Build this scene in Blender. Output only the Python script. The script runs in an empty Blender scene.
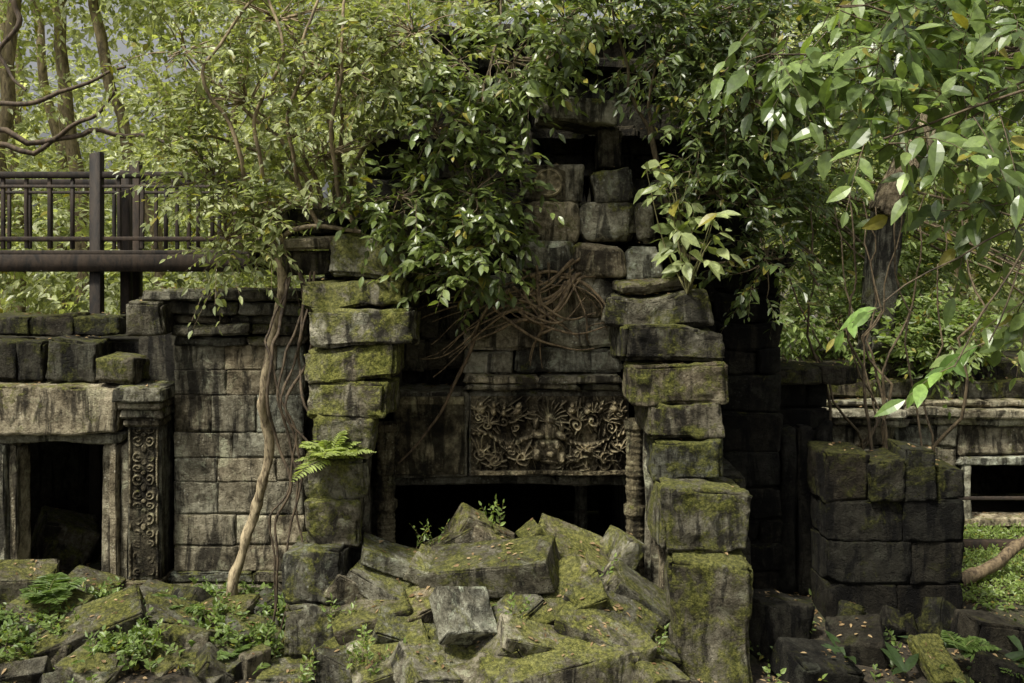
import bpy, math
import numpy as np
from mathutils import Vector, Euler
rng = np.random.default_rng(11)
scene = bpy.context.scene

# ------------------------------------------------------------------ helpers
def _h(i, j, k, s):
    n = (i*374761393 + j*668265263 + k*2147483647 + s*1274126177) & 0xffffffff
    n = ((n ^ (n >> 13)) * 1274126177) & 0xffffffff
    n = (n ^ (n >> 16)) & 0xffffffff
    return n / 4294967295.0
def vnoise(p, s=0):
    p = np.asarray(p, float)
    pi = np.floor(p).astype(np.int64); f = p - pi; u = f*f*(3-2*f)
    r = 0
    for a in (0, 1):
        for b in (0, 1):
            for c in (0, 1):
                w = (u[..., 0] if a else 1-u[..., 0])*(u[..., 1] if b else 1-u[..., 1])*(u[..., 2] if c else 1-u[..., 2])
                r = r + w*_h(pi[..., 0]+a, pi[..., 1]+b, pi[..., 2]+c, s)
    return r
def fbm(p, s=0, o=3):
    r = 0; a = .5; t = 0
    for i in range(o):
        r = r + a*vnoise(np.asarray(p)*2**i, s+i); t += a; a *= .5
    return r/t
def nrm(v):
    return v/np.maximum(np.linalg.norm(v, axis=-1, keepdims=True), 1e-9)

class Geo:
    def __init__(s): s.v = []; s.q = []; s.t = []; s.n = 0
    def add(s, v, q, t):
        v = np.asarray(v, float).reshape(-1, 3); q = np.asarray(q, np.int64).reshape(-1, 4)
        t = np.asarray(t, float)
        if t.ndim == 1: t = np.tile(t, (len(v), 1))
        if t.shape[1] == 3: t = np.hstack([t, np.ones((len(t), 1))])
        s.v.append(v); s.q.append(q+s.n); s.t.append(t); s.n += len(v)
    def build(s, name, mat, parent=None, smooth=True):
        V = np.vstack(s.v); Q = np.vstack(s.q); T = np.vstack(s.t)
        me = bpy.data.meshes.new(name)
        me.vertices.add(len(V)); me.vertices.foreach_set('co', V.astype(np.float32).ravel())
        me.loops.add(len(Q)*4); me.loops.foreach_set('vertex_index', Q.astype(np.int32).ravel())
        me.polygons.add(len(Q)); me.polygons.foreach_set('loop_start', np.arange(0, len(Q)*4, 4, dtype=np.int32))
        me.update(calc_edges=True)
        at = me.attributes.new('tint', 'FLOAT_COLOR', 'POINT'); at.data.foreach_set('color', T.astype(np.float32).ravel())
        me.polygons.foreach_set('use_smooth', np.full(len(Q), smooth))
        me.materials.append(mat)
        ob = bpy.data.objects.new(name, me); scene.collection.objects.link(ob)
        if parent: ob.parent = parent
        return ob
def empty(name):
    e = bpy.data.objects.new(name, None); scene.collection.objects.link(e); e.empty_display_size = .3
    return e

# cube template
_tm = {}
def template(N):
    if N in _tm: return _tm[N]
    idx = {}; V = []; F = []
    def g(c):
        if c not in idx: idx[c] = len(V); V.append(c)
        return idx[c]
    for ax in range(3):
        for side in (0, N):
            for a in range(N):
                for b in range(N):
                    cs = []
                    for da, db in ((0, 0), (1, 0), (1, 1), (0, 1)):
                        c = [0, 0, 0]; c[ax] = side; c[(ax+1) % 3] = a+da; c[(ax+2) % 3] = b+db; cs.append(g(tuple(c)))
                    if side == 0: cs.reverse()
                    F.append(cs)
    _tm[N] = (np.array(V), np.array(F)); return _tm[N]

TOPS = []   # upward faces that collect fallen leaves
def block(G, c, size, rot=(0, 0, 0), tone=None, moss=.3, r=.025, amp=.016, warp=.03, chip=.1, N=None, col=(1, 1, 1), litter=True, taper=.04):
    h = np.array(size, float)/2; c = np.array(c, float)
    if N is None: N = 20 if max(size) > .45 else 13
    r = min(r, h.min()*.6)
    I, F = template(N)
    g = []
    for a in range(3):
        g.append(np.concatenate([[-h[a], -h[a]+.3*r], np.linspace(-h[a]+r, h[a]-r, N-3), [h[a]-.3*r, h[a]]]))
    p = np.stack([g[a][I[:, a]] for a in range(3)], 1)
    q = np.clip(p, -(h-r), h-r); d = p-q; L = np.linalg.norm(d, axis=1, keepdims=True); n = d/L
    p = q+n*r
    edge = (np.abs(d) > r*.25).sum(1) >= 2
    cut = nrm(rng.normal(0, 1, 3)*[1, 1, .6]); lim = (np.abs(cut)*h).sum()*rng.uniform(.78, 1.15)
    over = np.clip(p@cut-lim, 0, None); p = p-cut*over[:, None]*(chip > .11)   # a broken-off corner
    tp = rng.normal(0, taper, 4)
    p[:, 0] *= 1+tp[0]*p[:, 2]/h[2]; p[:, 1] *= 1+tp[1]*p[:, 2]/h[2]; p[:, 2] *= 1+tp[2]*p[:, 0]/h[0]
    R = np.array(Euler([math.radians(a) for a in rot]).to_matrix())
    off = rng.uniform(-50, 50, 3)
    pp = p+off
    p = p+n*((fbm(pp*9, 3, 3)-.5)*2*amp)[:, None]
    w = np.stack([vnoise(pp*2.2, 5), vnoise(pp*2.2, 6), vnoise(pp*2.2, 7)], 1)-.5
    p = p+w*warp*2
    e = (np.clip(vnoise(pp*4.5, 9)-.5, 0, 1)*chip*2+np.clip(vnoise(pp*13, 19)-.5, 0, 1)*chip*.5)*edge
    p = p-n*e[:, None]
    V = p@R.T+c
    if tone is None: tone = rng.uniform(.65, 1.3)
    hue = rng.normal(0, .04)
    t = [tone*col[0]*(1+hue), tone*col[1], tone*col[2]*(1-hue), moss]
    G.add(V, F, t)
    if litter:
        zz = R[2, :]; ax = int(np.argmax(np.abs(zz)*1.0)); sg = 1 if zz[ax] > 0 else -1
        if abs(zz[ax]) > .8:
            TOPS.append((c+R[:, ax]*sg*h[ax], R[:, (ax+1) % 3]*h[(ax+1) % 3], R[:, (ax+2) % 3]*h[(ax+2) % 3], R[:, ax]*sg))
def box(G, x0, x1, y0, y1, z0, z1, rot=(0, 0, 0), **k):
    block(G, ((x0+x1)/2, (y0+y1)/2, (z0+z1)/2), (x1-x0, y1-y0, z1-z0), rot, **k)
def course(G, x0, x1, z0, z1, y, depth, bw=.5, jit=.012, gap=.003, **k):
    x = x0; tn = k.pop('tone', None)
    while x < x1-.02:
        w = bw*rng.uniform(.7, 1.35)
        if x1-x-w < bw*.4: w = x1-x
        w = min(w, x1-x)
        j = rng.normal(0, jit)
        box(G, x+gap, x+w-gap, y+j, y+depth+j, z0+gap, z1-gap, tone=None if tn is None else tn*rng.uniform(.7, 1.3), **k)
        x += w
def wall(G, x0, x1, z0, z1, y, depth=.35, ch=.3, bw=.5, **k):
    n = max(1, round((z1-z0)/ch)); hs = rng.uniform(.75, 1.25, n); hs = hs/hs.sum()*(z1-z0); z = z0
    for hh in hs:
        course(G, x0, x1, z, z+hh, y, depth, bw, **k); z += hh
def plain(G, x0, x1, y0, y1, z0, z1, t=(1, 1, 1, .2)):
    v = [(x, y, z) for x in (x0, x1) for y in (y0, y1) for z in (z0, z1)]
    G.add(v, [(0, 1, 3, 2), (4, 6, 7, 5), (0, 4, 5, 1), (2, 3, 7, 6), (0, 2, 6, 4), (1, 5, 7, 3)], t)

def catmull(P, m=6):
    P = np.asarray(P, float); Q = np.vstack([2*P[0]-P[1], P, 2*P[-1]-P[-2]]); out = []
    for i in range(1, len(Q)-2):
        t = np.linspace(0, 1, m, endpoint=False)[:, None]
        a, b, c, d = Q[i-1], Q[i], Q[i+1], Q[i+2]
        out.append(.5*((2*b)+(-a+c)*t+(2*a-5*b+4*c-d)*t**2+(-a+3*b-3*c+d)*t**3))
    out.append(P[-1:]); return np.vstack(out)
def tube(G, pts, r0, r1, k=7, tint=(1, 1, 1), m=6, wob=.0, knob=.12):
    P = catmull(pts, m) if m > 1 else np.asarray(pts, float)
    n = len(P)
    if wob: P = P+(np.stack([vnoise(P*2.7+11, 1), vnoise(P*2.7+5, 2), vnoise(P*2.7, 3)], 1)-.5)*2*wob
    T = nrm(np.gradient(P, axis=0)); ref = np.array([.31, .2, .1]) if abs(T[:, 2]).mean() > .6 else np.array([.05, .1, 1.])
    A = nrm(np.cross(T, ref)); B = np.cross(T, A)
    R = np.linspace(r0, r1, n)
    a = np.arange(k)/k*2*np.pi
    rad = R[:, None]*(1+knob*(vnoise(np.stack([np.repeat(P[:, 0:1]*9, k, 1)+np.cos(a), np.repeat(P[:, 1:2]*9, k, 1)+np.sin(a), np.repeat(P[:, 2:3]*9, k, 1)], -1), 4)-.5)*2)
    V = P[:, None]+A[:, None]*(np.cos(a)[None, :, None]*rad[..., None])+B[:, None]*(np.sin(a)[None, :, None]*rad[..., None])
    i = np.arange(n-1)[:, None]; j = np.arange(k)[None]
    Q = np.stack([i*k+j, i*k+(j+1) % k, (i+1)*k+(j+1) % k, (i+1)*k+j], -1)
    G.add(V, Q, tint)

def leaves(G, P, D, Nn, L, W, tint, hi=False, curl=.15, fold=.22):
    n = len(P); D = nrm(D); S = nrm(np.cross(D, Nn)); N = np.cross(S, D)
    L = np.broadcast_to(L, (n,))[:, None]; W = np.broadcast_to(W, (n,))[:, None]
    if not hi:
        def st(t, w): return P+D*L*t+S*W*w*.5+N*(abs(w)*fold*W*.5-curl*L*t*t)
        V = np.stack([P, st(.3, -1), st(.68, -.75), st(1, 0), st(.68, .75), st(.3, 1)], 1)
        q = np.array([[0, 1, 2, 3], [0, 3, 4, 5]])
    else:
        rows = []
        for t, w in ((0, .05), (.14, .6), (.36, 1), (.62, .88), (.84, .42), (1, .02)):
            for sg in (-1, 0, 1):
                rows.append(P+D*L*t+S*W*w*.5*sg+N*(abs(sg)*w*fold*W*.5-curl*L*t*t))
        V = np.stack(rows, 1); q = []
        for i in range(5):
            for j in (0, 1):
                q.append([3*i+j, 3*i+j+1, 3*i+4+j, 3*i+3+j])
        q = np.array(q)
    k = V.shape[1]
    Q = (np.arange(n)*k)[:, None, None]+q[None]
    G.add(V, Q, np.repeat(tint, k, 0))

def sprays(G, GW, P, D, Lt, n, LL, LW, cA, cB, g=.35, hi=False, hang=.3, flat=.5, twig=.003, bark=(.5, .45, .35), yellow=.03, curl=.18, ny=-.35):
    m = len(P); D = nrm(D); Lt = np.broadcast_to(Lt, (m,))[:, None, None]
    t = ((np.arange(n)+.7)/n)[None, :, None]
    up = np.array([0, 0, 1.])
    P3 = P[:, None]; D3 = D[:, None]
    pos = P3+D3*Lt*t-up*g*Lt*t*t
    T = nrm(D3-2*g*t*up+0*pos)
    side = nrm(np.cross(T, up+rng.normal(0, .3, (m, 1, 3))))
    alt = ((-1.)**np.arange(n))[None, :, None]
    di = T*.55+side*alt*.85+rng.normal(0, .28, (m, n, 3))-up*hang
    di[:, -1] = T[:, -1]+rng.normal(0, .2, (m, 3))
    nn = up+np.array([-.15, ny, 0])+rng.normal(0, flat, (m, n, 3))
    sz = rng.uniform(.5, 1.25, (m, n))*(1-.25*t[..., 0])
    f = np.clip(rng.uniform(0, 1, (m, 1))*.7+rng.uniform(0, .4, (m, n)), 0, 1)[..., None]
    cA = np.array(cA); cB = np.array(cB)
    col = (cA*(1-f)+cB*f)*rng.uniform(.7, 1.3, (m, n, 1))
    yl = rng.uniform(0, 1, (m, n, 1)) < yellow
    col = np.where(yl, np.array([.28, .25, .05]), col)
    leaves(G, pos.reshape(-1, 3), di.reshape(-1, 3), nn.reshape(-1, 3), (LL*sz).ravel(), (LW*sz*rng.uniform(.8, 1.1, sz.shape)).ravel(), np.hstack([col.reshape(-1, 3), np.ones((m*n, 1))]), hi, curl)
    if GW is not None:
        s = np.linspace(0, .95, 4)[None, :, None]
        C = P3+D3*Lt*s-up*g*Lt*s*s
        A = nrm(np.cross(D, np.array([.3, .2, 1.])))[:, None]; B = nrm(np.cross(D[:, None], A))
        rr = twig*(1-.6*s)
        ring = [C+rr*(A*math.cos(a)+B*math.sin(a)) for a in (0, 2.094, 4.189)]
        V = np.stack(ring, 2)  # m,4,3,3
        q = np.array([[i*3+j, i*3+(j+1) % 3, i*3+3+(j+1) % 3, i*3+3+j] for i in range(3) for j in range(3)])
        Q = (np.arange(m)*12)[:, None, None]+q[None]
        GW.add(V.reshape(-1, 3), Q, bark)

def crown(GL, GW, root, blobs, dens, LL, LW, cA, cB, tl=.35, n=9, rt=.03, thr=.42, nf=1.6, outw=1., upb=.35, limbs=True, seed=0, br=.25, bark=(.5, .45, .35), **k):
    root = np.array(root, float)
    for b in blobs:
        c = np.array(b[:3]); R = np.array(b[3:6]); cnt = int(dens*(b[6] if len(b) > 6 else 1))
        u = nrm(rng.normal(0, 1, (cnt, 3)))*(rng.uniform(.12, 1, (cnt, 1))**.5)
        P = c+u*R
        keep = fbm(P*nf+seed, 21, 2) > thr
        P = P[keep]; u = u[keep]
        if len(P) == 0: continue
        D = nrm(u/R*R.mean()*outw+np.array([0, 0, upb])+rng.normal(0, .45, u.shape))
        sprays(GL, GW, P, D, tl*rng.uniform(.6, 1.3, len(P)), n, LL, LW, cA, cB, bark=bark, **k)
        if limbs and GW is not None:
            mid = (root+c)/2+rng.normal(0, .12, 3)+np.array([0, 0, .15])
            tube(GW, [root, mid, c], rt, rt*.45, 5, bark, 5, wob=.08)
            for i in range(0, len(P), max(1, int(1/br))):
                a = c+(P[i]-c)*.1; mm = (a+P[i])/2+rng.normal(0, .06, 3)
                tube(GW, [a, mm, P[i]], rt*.35, rt*.12, 4, bark, 3)

# ------------------------------------------------------------------ materials
class NT:
    def __init__(s, name):
        s.m = bpy.data.materials.new(name); s.m.use_nodes = True; s.t = s.m.node_tree; s.t.nodes.clear()
        s.out = s.t.nodes.new('ShaderNodeOutputMaterial')
    def nd(s, ty, **k):
        n = s.t.nodes.new(ty)
        for a, b in k.items():
            if a.startswith('i_'):
                key = a[2:]; key = int(key) if key.isdigit() else key.replace('_', ' ')
                if hasattr(b, 'is_output'): s.t.links.new(b, n.inputs[key])
                else: n.inputs[key].default_value = b
            else: setattr(n, a, b)
        return n
    def math(s, op, a, b=0., clamp=False):
        return s.nd('ShaderNodeMath', operation=op, use_clamp=clamp, i_0=a, i_1=b).outputs[0]
    def mix(s, f, a, b, mode='MIX'):
        n = s.nd('ShaderNodeMix', data_type='RGBA', blend_type=mode)
        for key, v in ((0, f), (6, a), (7, b)):
            if hasattr(v, 'is_output'): s.t.links.new(v, n.inputs[key])
            else: n.inputs[key].default_value = v if key == 0 else (*v, 1) if len(v) == 3 else v
        return n.outputs[2]
    def noise(s, co, sc, det=5, ro=.6, dist=0):
        n = s.nd('ShaderNodeTexNoise', i_Scale=sc, i_Detail=det, i_Roughness=ro, i_Distortion=dist)
        s.t.links.new(co, n.inputs['Vector']); return n.outputs[0]
    def rng(s, v, a, b, c=0., d=1.):
        n = s.nd('ShaderNodeMapRange', interpolation_type='SMOOTHSTEP'); s.t.links.new(v, n.inputs[0])
        for i, x in enumerate((a, b, c, d)): n.inputs[i+1].default_value = x
        return n.outputs[0]
    def ramp(s, v, st):
        n = s.nd('ShaderNodeValToRGB'); s.t.links.new(v, n.inputs[0]); e = n.color_ramp.elements
        while len(e) < len(st): e.new(.5)
        for x, (p, c) in zip(e, st): x.position = p; x.color = (*c, 1)
        return n.outputs[0]

def stone_mat(name, k=1.):
    s = NT(name); co = s.nd('ShaderNodeTexCoord').outputs['Object']
    at = s.nd('ShaderNodeAttribute', attribute_name='tint')
    ge = s.nd('ShaderNodeNewGeometry'); sep = s.nd('ShaderNodeSeparateXYZ'); s.t.links.new(ge.outputs['Normal'], sep.inputs[0]); nz = sep.outputs[2]
    n1 = s.noise(co, 1.4, 6, .65, .3); n2 = s.noise(co, 11, 8, .76)
    nn = s.math('ADD', s.math('MULTIPLY', n1, .5), s.math('MULTIPLY', n2, .5))
    base = s.ramp(nn, [(.38, (.042, .036, .024)), (.47, (.165, .144, .097)), (.54, (.33, .30, .21)), (.64, (.55, .505, .37))])
    up = s.rng(nz, .5, .95)
    li = s.math('MULTIPLY', s.rng(s.noise(co, 4.6, 9, .74, .8), .54, .62), s.math('ADD', .55, s.math('MULTIPLY', up, .35)))
    base = s.mix(li, base, (.46, .46, .31))
    vo = s.nd('ShaderNodeTexVoronoi', i_Scale=21.); s.t.links.new(co, vo.inputs['Vector'])
    sp = s.math('MULTIPLY', s.rng(vo.outputs['Distance'], .30, .12), s.rng(s.noise(co, 2.7, 3), .52, .6))
    base = s.mix(s.math('MULTIPLY', sp, .6), base, (.56, .54, .43))
    mp = s.nd('ShaderNodeMapping'); s.t.links.new(co, mp.inputs[0]); mp.inputs['Scale'].default_value = (3.2, 3.2, .6)
    st = s.rng(s.noise(mp.outputs[0], 1.7, 8, .68, .5), .47, .58)
    st = s.math('MULTIPLY', st, s.math('SUBTRACT', 1., s.math('MULTIPLY', up, .75)))
    base = s.mix(s.math('MULTIPLY', st, .85), base, (.014, .012, .009))
    base = s.mix(1., base, at.outputs['Color'], 'MULTIPLY')
    v = s.math('ADD', s.math('MULTIPLY', nz, .27), s.math('MULTIPLY', s.math('SUBTRACT', s.noise(co, 3.8, 10, .76, .4), .5), 3.4))
    v = s.math('ADD', v, s.math('MULTIPLY', at.outputs['Alpha'], .9))
    mm = s.rng(v, .32, .74)
    mc = s.ramp(s.noise(co, 30, 6, .75), [(.32, (.03, .036, .007)), (.46, (.11, .12, .02)), (.62, (.32, .315, .075))])
    tl = s.math('MINIMUM', s.math('ADD', s.math('MULTIPLY', at.outputs['Fac'], .9), .22), 1.)
    mc = s.mix(1., mc, s.nd('ShaderNodeCombineXYZ', i_0=tl, i_1=tl, i_2=tl).outputs[0], 'MULTIPLY')
    base = s.mix(s.math('MULTIPLY', mm, .84), base, mc)
    b = s.nd('ShaderNodeBump', i_Strength=1., i_Distance=.04)
    pit = s.rng(s.noise(co, 38, 3, .5), .36, .46)
    hh = s.math('ADD', s.math('ADD', s.math('MULTIPLY', n2, 1.2), s.math('MULTIPLY', s.noise(co, 70, 5, .75), .5)), s.math('ADD', s.math('MULTIPLY', mm, .3), s.math('MULTIPLY', pit, .3)))
    s.t.links.new(hh, b.inputs['Height'])
    p = s.nd('ShaderNodeBsdfPrincipled', i_Roughness=.9); s.t.links.new(base, p.inputs['Base Color']); s.t.links.new(b.outputs[0], p.inputs['Normal'])
    p.inputs['Specular IOR Level'].default_value = .2
    s.t.links.new(p.outputs[0], s.out.inputs[0]); return s.m
def leaf_mat(name, rough=.42, tr=.35, spec=.5):
    s = NT(name); at = s.nd('ShaderNodeAttribute', attribute_name='tint'); co = s.nd('ShaderNodeTexCoord').outputs['Object']
    c = s.mix(1., at.outputs['Color'], s.ramp(s.noise(co, 30, 3), [(.3, (.7, .7, .7)), (.7, (1.25, 1.25, 1.2))]), 'MULTIPLY')
    p = s.nd('ShaderNodeBsdfPrincipled', i_Roughness=rough); s.t.links.new(c, p.inputs['Base Color']); p.inputs['Specular IOR Level'].default_value = spec
    t = s.nd('ShaderNodeBsdfTranslucent'); s.t.links.new(s.mix(1., c, (1.65, 1.7, .75), 'MULTIPLY'), t.inputs[0])
    m = s.nd('ShaderNodeMixShader', i_0=tr); s.t.links.new(p.outputs[0], m.inputs[1]); s.t.links.new(t.outputs[0], m.inputs[2])
    s.t.links.new(m.outputs[0], s.out.inputs[0]); return s.m
def bark_mat(name, c0, c1, sc=14):
    s = NT(name); co = s.nd('ShaderNodeTexCoord').outputs['Object']; at = s.nd('ShaderNodeAttribute', attribute_name='tint')
    mp = s.nd('ShaderNodeMapping'); s.t.links.new(co, mp.inputs[0]); mp.inputs['Scale'].default_value = (1, 1, .35)
    n = s.noise(mp.outputs[0], sc, 8, .7, .4)
    c = s.ramp(n, [(.38, c0), (.58, c1)]); c = s.mix(1., c, at.outputs['Color'], 'MULTIPLY')
    b = s.nd('ShaderNodeBump', i_Strength=.8, i_Distance=.012); s.t.links.new(n, b.inputs['Height'])
    p = s.nd('ShaderNodeBsdfPrincipled', i_Roughness=.8); s.t.links.new(c, p.inputs['Base Color']); s.t.links.new(b.outputs[0], p.inputs['Normal'])
    s.t.links.new(p.outputs[0], s.out.inputs[0]); return s.m
def ground_mat(name):
    s = NT(name); co = s.nd('ShaderNodeTexCoord').outputs['Object']
    n = s.noise(co, 1.1, 9, .7); n2 = s.noise(co, 24, 8, .75)
    c = s.ramp(n2, [(.35, (.015, .012, .008)), (.5, (.042, .032, .019)), (.66, (.11, .085, .05))])
    c = s.mix(s.rng(n, .48, .62), c, s.ramp(n2, [(.35, (.015, .02, .005)), (.6, (.06, .075, .016))]))
    b = s.nd('ShaderNodeBump', i_Strength=1., i_Distance=.04); s.t.links.new(n2, b.inputs['Height'])
    p = s.nd('ShaderNodeBsdfPrincipled', i_Roughness=.95); s.t.links.new(c, p.inputs['Base Color']); s.t.links.new(b.outputs[0], p.inputs['Normal'])
    s.t.links.new(p.outputs[0], s.out.inputs[0]); return s.m

M_ST = stone_mat('weathered_sandstone')
M_LF = leaf_mat('leaf', .42, .38); M_LFG = leaf_mat('glossy_leaf', .34, .3, .6); M_LIT = leaf_mat('dry_leaf', .7, .1, .2)
M_BK = bark_mat('bark', (.10, .08, .055), (.40, .34, .25)); M_WD = bark_mat('dark_timber', (.010, .0075, .005), (.045, .03, .018), 9)
M_VINE = bark_mat('pale_vine_bark', (.10, .075, .045), (.50, .43, .30), 26)
M_GR = ground_mat('forest_floor')

# ------------------------------------------------------------------ ground
def gz(x, y):
    p = np.stack([x, y, 0*x], -1)
    near = np.exp(-((x/14)**2+((y-9)/14)**2))
    return (fbm(p*.9, 31, 3)-.5)*.28*near+(fbm(p*4, 32, 2)-.5)*.07*near-.03
u = np.linspace(-1, 1, 260); gx = np.sinh(u*4.6)/np.sinh(4.6)*260; gy = gx+9
X, Y = np.meshgrid(gx, gy, indexing='ij'); Z = gz(X, Y)
G = Geo(); i, j = np.meshgrid(np.arange(259), np.arange(259), indexing='ij'); b = i*260+j
G.add(np.stack([X, Y, Z], -1), np.stack([b, b+260, b+261, b+1], -1), (1, 1, 1)); G.build('ground', M_GR)

# ------------------------------------------------------------------ temple
temple = empty('ruined_temple')
# --- left gallery wall
G = Geo()
wall(G, -3.5, -2.15, .28, 2.62, 10.35, .4, .3, .5, moss=-.15, r=.008, amp=.01, warp=.006, chip=.08, jit=.004, taper=.004, gap=.001, tone=1.1)
for z0, z1, pr in ((-.1, .07, .22), (.075, .16, .14), (.165, .28, .06)):
    course(G, -3.55, -2.1, z0, z1, 10.35-pr, .5, 1.1, moss=.3, r=.02, warp=.012)
for z0, z1, pr in ((2.62, 2.72, .05), (2.725, 2.84, .1), (2.845, 2.93, .04), (2.935, 3.08, .14), (3.085, 3.2, .2)):
    course(G, -3.75 if z0 > 2.9 else -3.5, -2.1, z0, z1, 10.35-pr, .55, .7, moss=.2, r=.02, warp=.02, tone=.5)
box(G, -3.85, -3.5, 10.0, 10.5, 2.75, 3.08, moss=.35, tone=.6)
G.build('gallery_wall', M_ST, temple)
# --- left doorway
G = Geo()
box(G, -5.35, -3.98, 10.1, 10.6, 1.74, 2.22, moss=.25, tone=1.2, r=.02, warp=.02, N=28)
box(G, -6.9, -5.36, 10.1, 10.6, 1.74, 2.22, moss=.2, tone=1.2, r=.02)
course(G, -6.9, -3.98, 1.62, 1.735, 10.2, .4, 1.4, moss=.0, tone=.8, r=.012)
for xa, xb, yy in ((-4.22, -4.12, 10.28), (-4.11, -4.03, 10.2), (-4.02, -3.93, 10.26), (-5.16, -5.08, 10.26), (-5.26, -5.17, 10.2), (-5.4, -5.27, 10.26)):
    box(G, xa, xb, yy, yy+.3, .1, 1.62, moss=.02, tone=1.2, r=.014, warp=.012, amp=.008, litter=False)
for x0 in (-5.42,):
    wall(G, -7.6, x0, 0, 1.62, 10.3, .35, .3, .5, moss=.2)
box(G, -5.3, -3.9, 10.1, 10.8, -.1, .1, moss=.4)
course(G, -6.9, -4.85, 2.24, 2.65, 10.35, .5, .55, moss=.3, tone=.2)
box(G, -4.8, -4.3, 10.3, 10.8, 2.24, 2.68, moss=.3, tone=.25, rot=(0, 3, 0))
box(G, -4.25, -3.85, 10.15, 10.6, 2.24, 2.5, moss=.5, tone=.6)
course(G, -6.9, -4.2, 2.68, 2.9, 10.7, .5, .6, moss=.4, tone=.2)
G.build('doorway_frame', M_ST, temple)
def panel(G, x0, x1, z0, z1, y, H, depth, t):
    nz, nx = H.shape; xs = np.linspace(x0, x1, nx); zs = np.linspace(z0, z1, nz)
    XX, ZZ = np.meshgrid(xs, zs); H = H.copy(); H[0] = H[-1] = 0; H[:, 0] = H[:, -1] = 0
    V = np.stack([XX, y-H*depth, ZZ], -1); i, j = np.meshgrid(np.arange(nz-1), np.arange(nx-1), indexing='ij'); b = i*nx+j
    tt = np.tile(np.array(t, float), (nz*nx, 1)); tt[:, :3] *= (.15+1.05*np.clip(H.ravel(), 0, 1))[:, None]  # recess shade painted into the tint, darker where relief is low
    G.add(V, np.stack([b, b+1, b+nx+1, b+nx], -1), tt)
G = Geo()
for z0, z1, e in ((2.08, 2.22, .16), (2.0, 2.075, .11), (1.9, 1.995, .07), (1.82, 1.895, .03), (.12, .24, .05), (-.1, .115, .1)):
    box(G, -3.92-e*.5, -3.58+e*.5, 10.16-e, 10.6, z0, z1, moss=.15, tone=.95, r=.015, warp=.01)
box(G, -3.92, -3.58, 10.2, 10.6, .24, 1.82, moss=.0, tone=.7, r=.01, warp=.004, amp=.002, N=11, litter=False, taper=0)
nz, nx = 330, 64; zz, xx = np.meshgrid(np.linspace(0, 1.5, nz), np.linspace(-.145, .145, nx), indexing='ij')
per = .13; zj = zz+.02*np.sin(zz*17); zm = (zj % per)-per/2; ax = np.abs(xx)
rr = np.hypot(ax-.058, zm); th = np.arctan2(zm, ax-.058)
H = (.5+.5*np.cos(th+rr*150))*(rr < .05)*.9
H = np.maximum(H, (np.hypot(xx, per/2-np.abs(zm)) < .024)*.9)
H = np.maximum(H, (ax > .125)*.95)
er = fbm(np.stack([xx*8, zz*8, 0*xx], -1), 44, 3); H *= np.clip(er*3.2-.95, .0, 1.1); H += .2*fbm(np.stack([xx*40, zz*40, 0*xx], -1), 45, 2)
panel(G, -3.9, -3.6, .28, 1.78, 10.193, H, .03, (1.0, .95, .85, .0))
G.build('carved_pilaster', M_ST, temple)

# --- central facade
G = Geo()
box(G, -1.2, -.44, 9.98, 10.5, 1.34, 2.2, moss=.0, tone=1., r=.02, warp=.015)
box(G, -.43, 1.17, 9.99, 10.5, 1.34, 2.2, moss=.0, tone=.8, r=.02, warp=.004, amp=.003, litter=False, taper=.0)
course(G, -1.3, 1.2, 1.24, 1.335, 10.05, .4, 1.3, moss=.0, tone=.6, r=.012)
for z0, z1, pr in ((2.205, 2.27, .08), (2.275, 2.36, .13)):
    course(G, -.48, 1.08, z0, z1, 9.98-pr, .6, .9, moss=.1, tone=1.2, r=.015)
wall(G, -.5, 1.1, 2.365, 3.32, 9.98, .5, .32, .72, moss=.15, tone=1.7, warp=.04, r=.03)
course(G, -1.35, -.5, 2.365, 2.7, 10.2, .4, .5, moss=.0, tone=.3)
wall(G, -1.35, -.5, 2.7, 4.0, 10.3, .4, .33, .5, moss=.1, tone=.25)
course(G, .05, 1.5, 3.33, 3.67, 9.75, .6, .42, moss=.2, tone=1.5, r=.07, warp=.04)
course(G, .12, 1.42, 3.675, 4.07, 9.85, .6, .42, moss=.2, tone=1.4, r=.09, warp=.05)
for a in np.linspace(20, 160, 9):
    ca, sa = math.cos(math.radians(a)), math.sin(math.radians(a))
    block(G, (.45+.78*ca, 9.92, 2.62+.72*sa), (.26, .24, .2), (0, -(a-90), 0), moss=.15, tone=1.2, r=.03)
G.build('pediment_masonry', M_ST, temple)
G = Geo()
box(G, .08, .70, 9.9, 10.5, 4.08, 4.46, moss=.1, tone=.8)
box(G, .8, 1.2, 9.9, 10.5, 4.08, 4.42, moss=.3, tone=1., rot=(0, -6, 0))
box(G, .02, .22, 10.1, 10.5, 4.47, 4.84, moss=.1, tone=.3); box(G, .86, 1.1, 10.1, 10.5, 4.45, 4.84, moss=.1, tone=.35)
box(G, .25, 1.05, 9.9, 10.5, 4.85, 5.1, moss=.3, tone=1., rot=(0, 4, 0))
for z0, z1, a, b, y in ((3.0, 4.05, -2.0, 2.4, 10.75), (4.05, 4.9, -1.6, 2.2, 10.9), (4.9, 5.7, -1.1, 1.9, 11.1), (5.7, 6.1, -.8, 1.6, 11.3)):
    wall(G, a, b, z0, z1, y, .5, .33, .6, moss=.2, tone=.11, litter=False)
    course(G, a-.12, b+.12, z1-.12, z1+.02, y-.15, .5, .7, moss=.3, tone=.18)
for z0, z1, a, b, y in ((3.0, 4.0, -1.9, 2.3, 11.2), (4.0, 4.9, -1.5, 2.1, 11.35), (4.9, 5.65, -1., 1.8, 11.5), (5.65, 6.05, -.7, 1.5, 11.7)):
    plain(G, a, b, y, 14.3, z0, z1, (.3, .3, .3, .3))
G.build('tower_tiers', M_ST, temple)
G = Geo()
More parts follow.
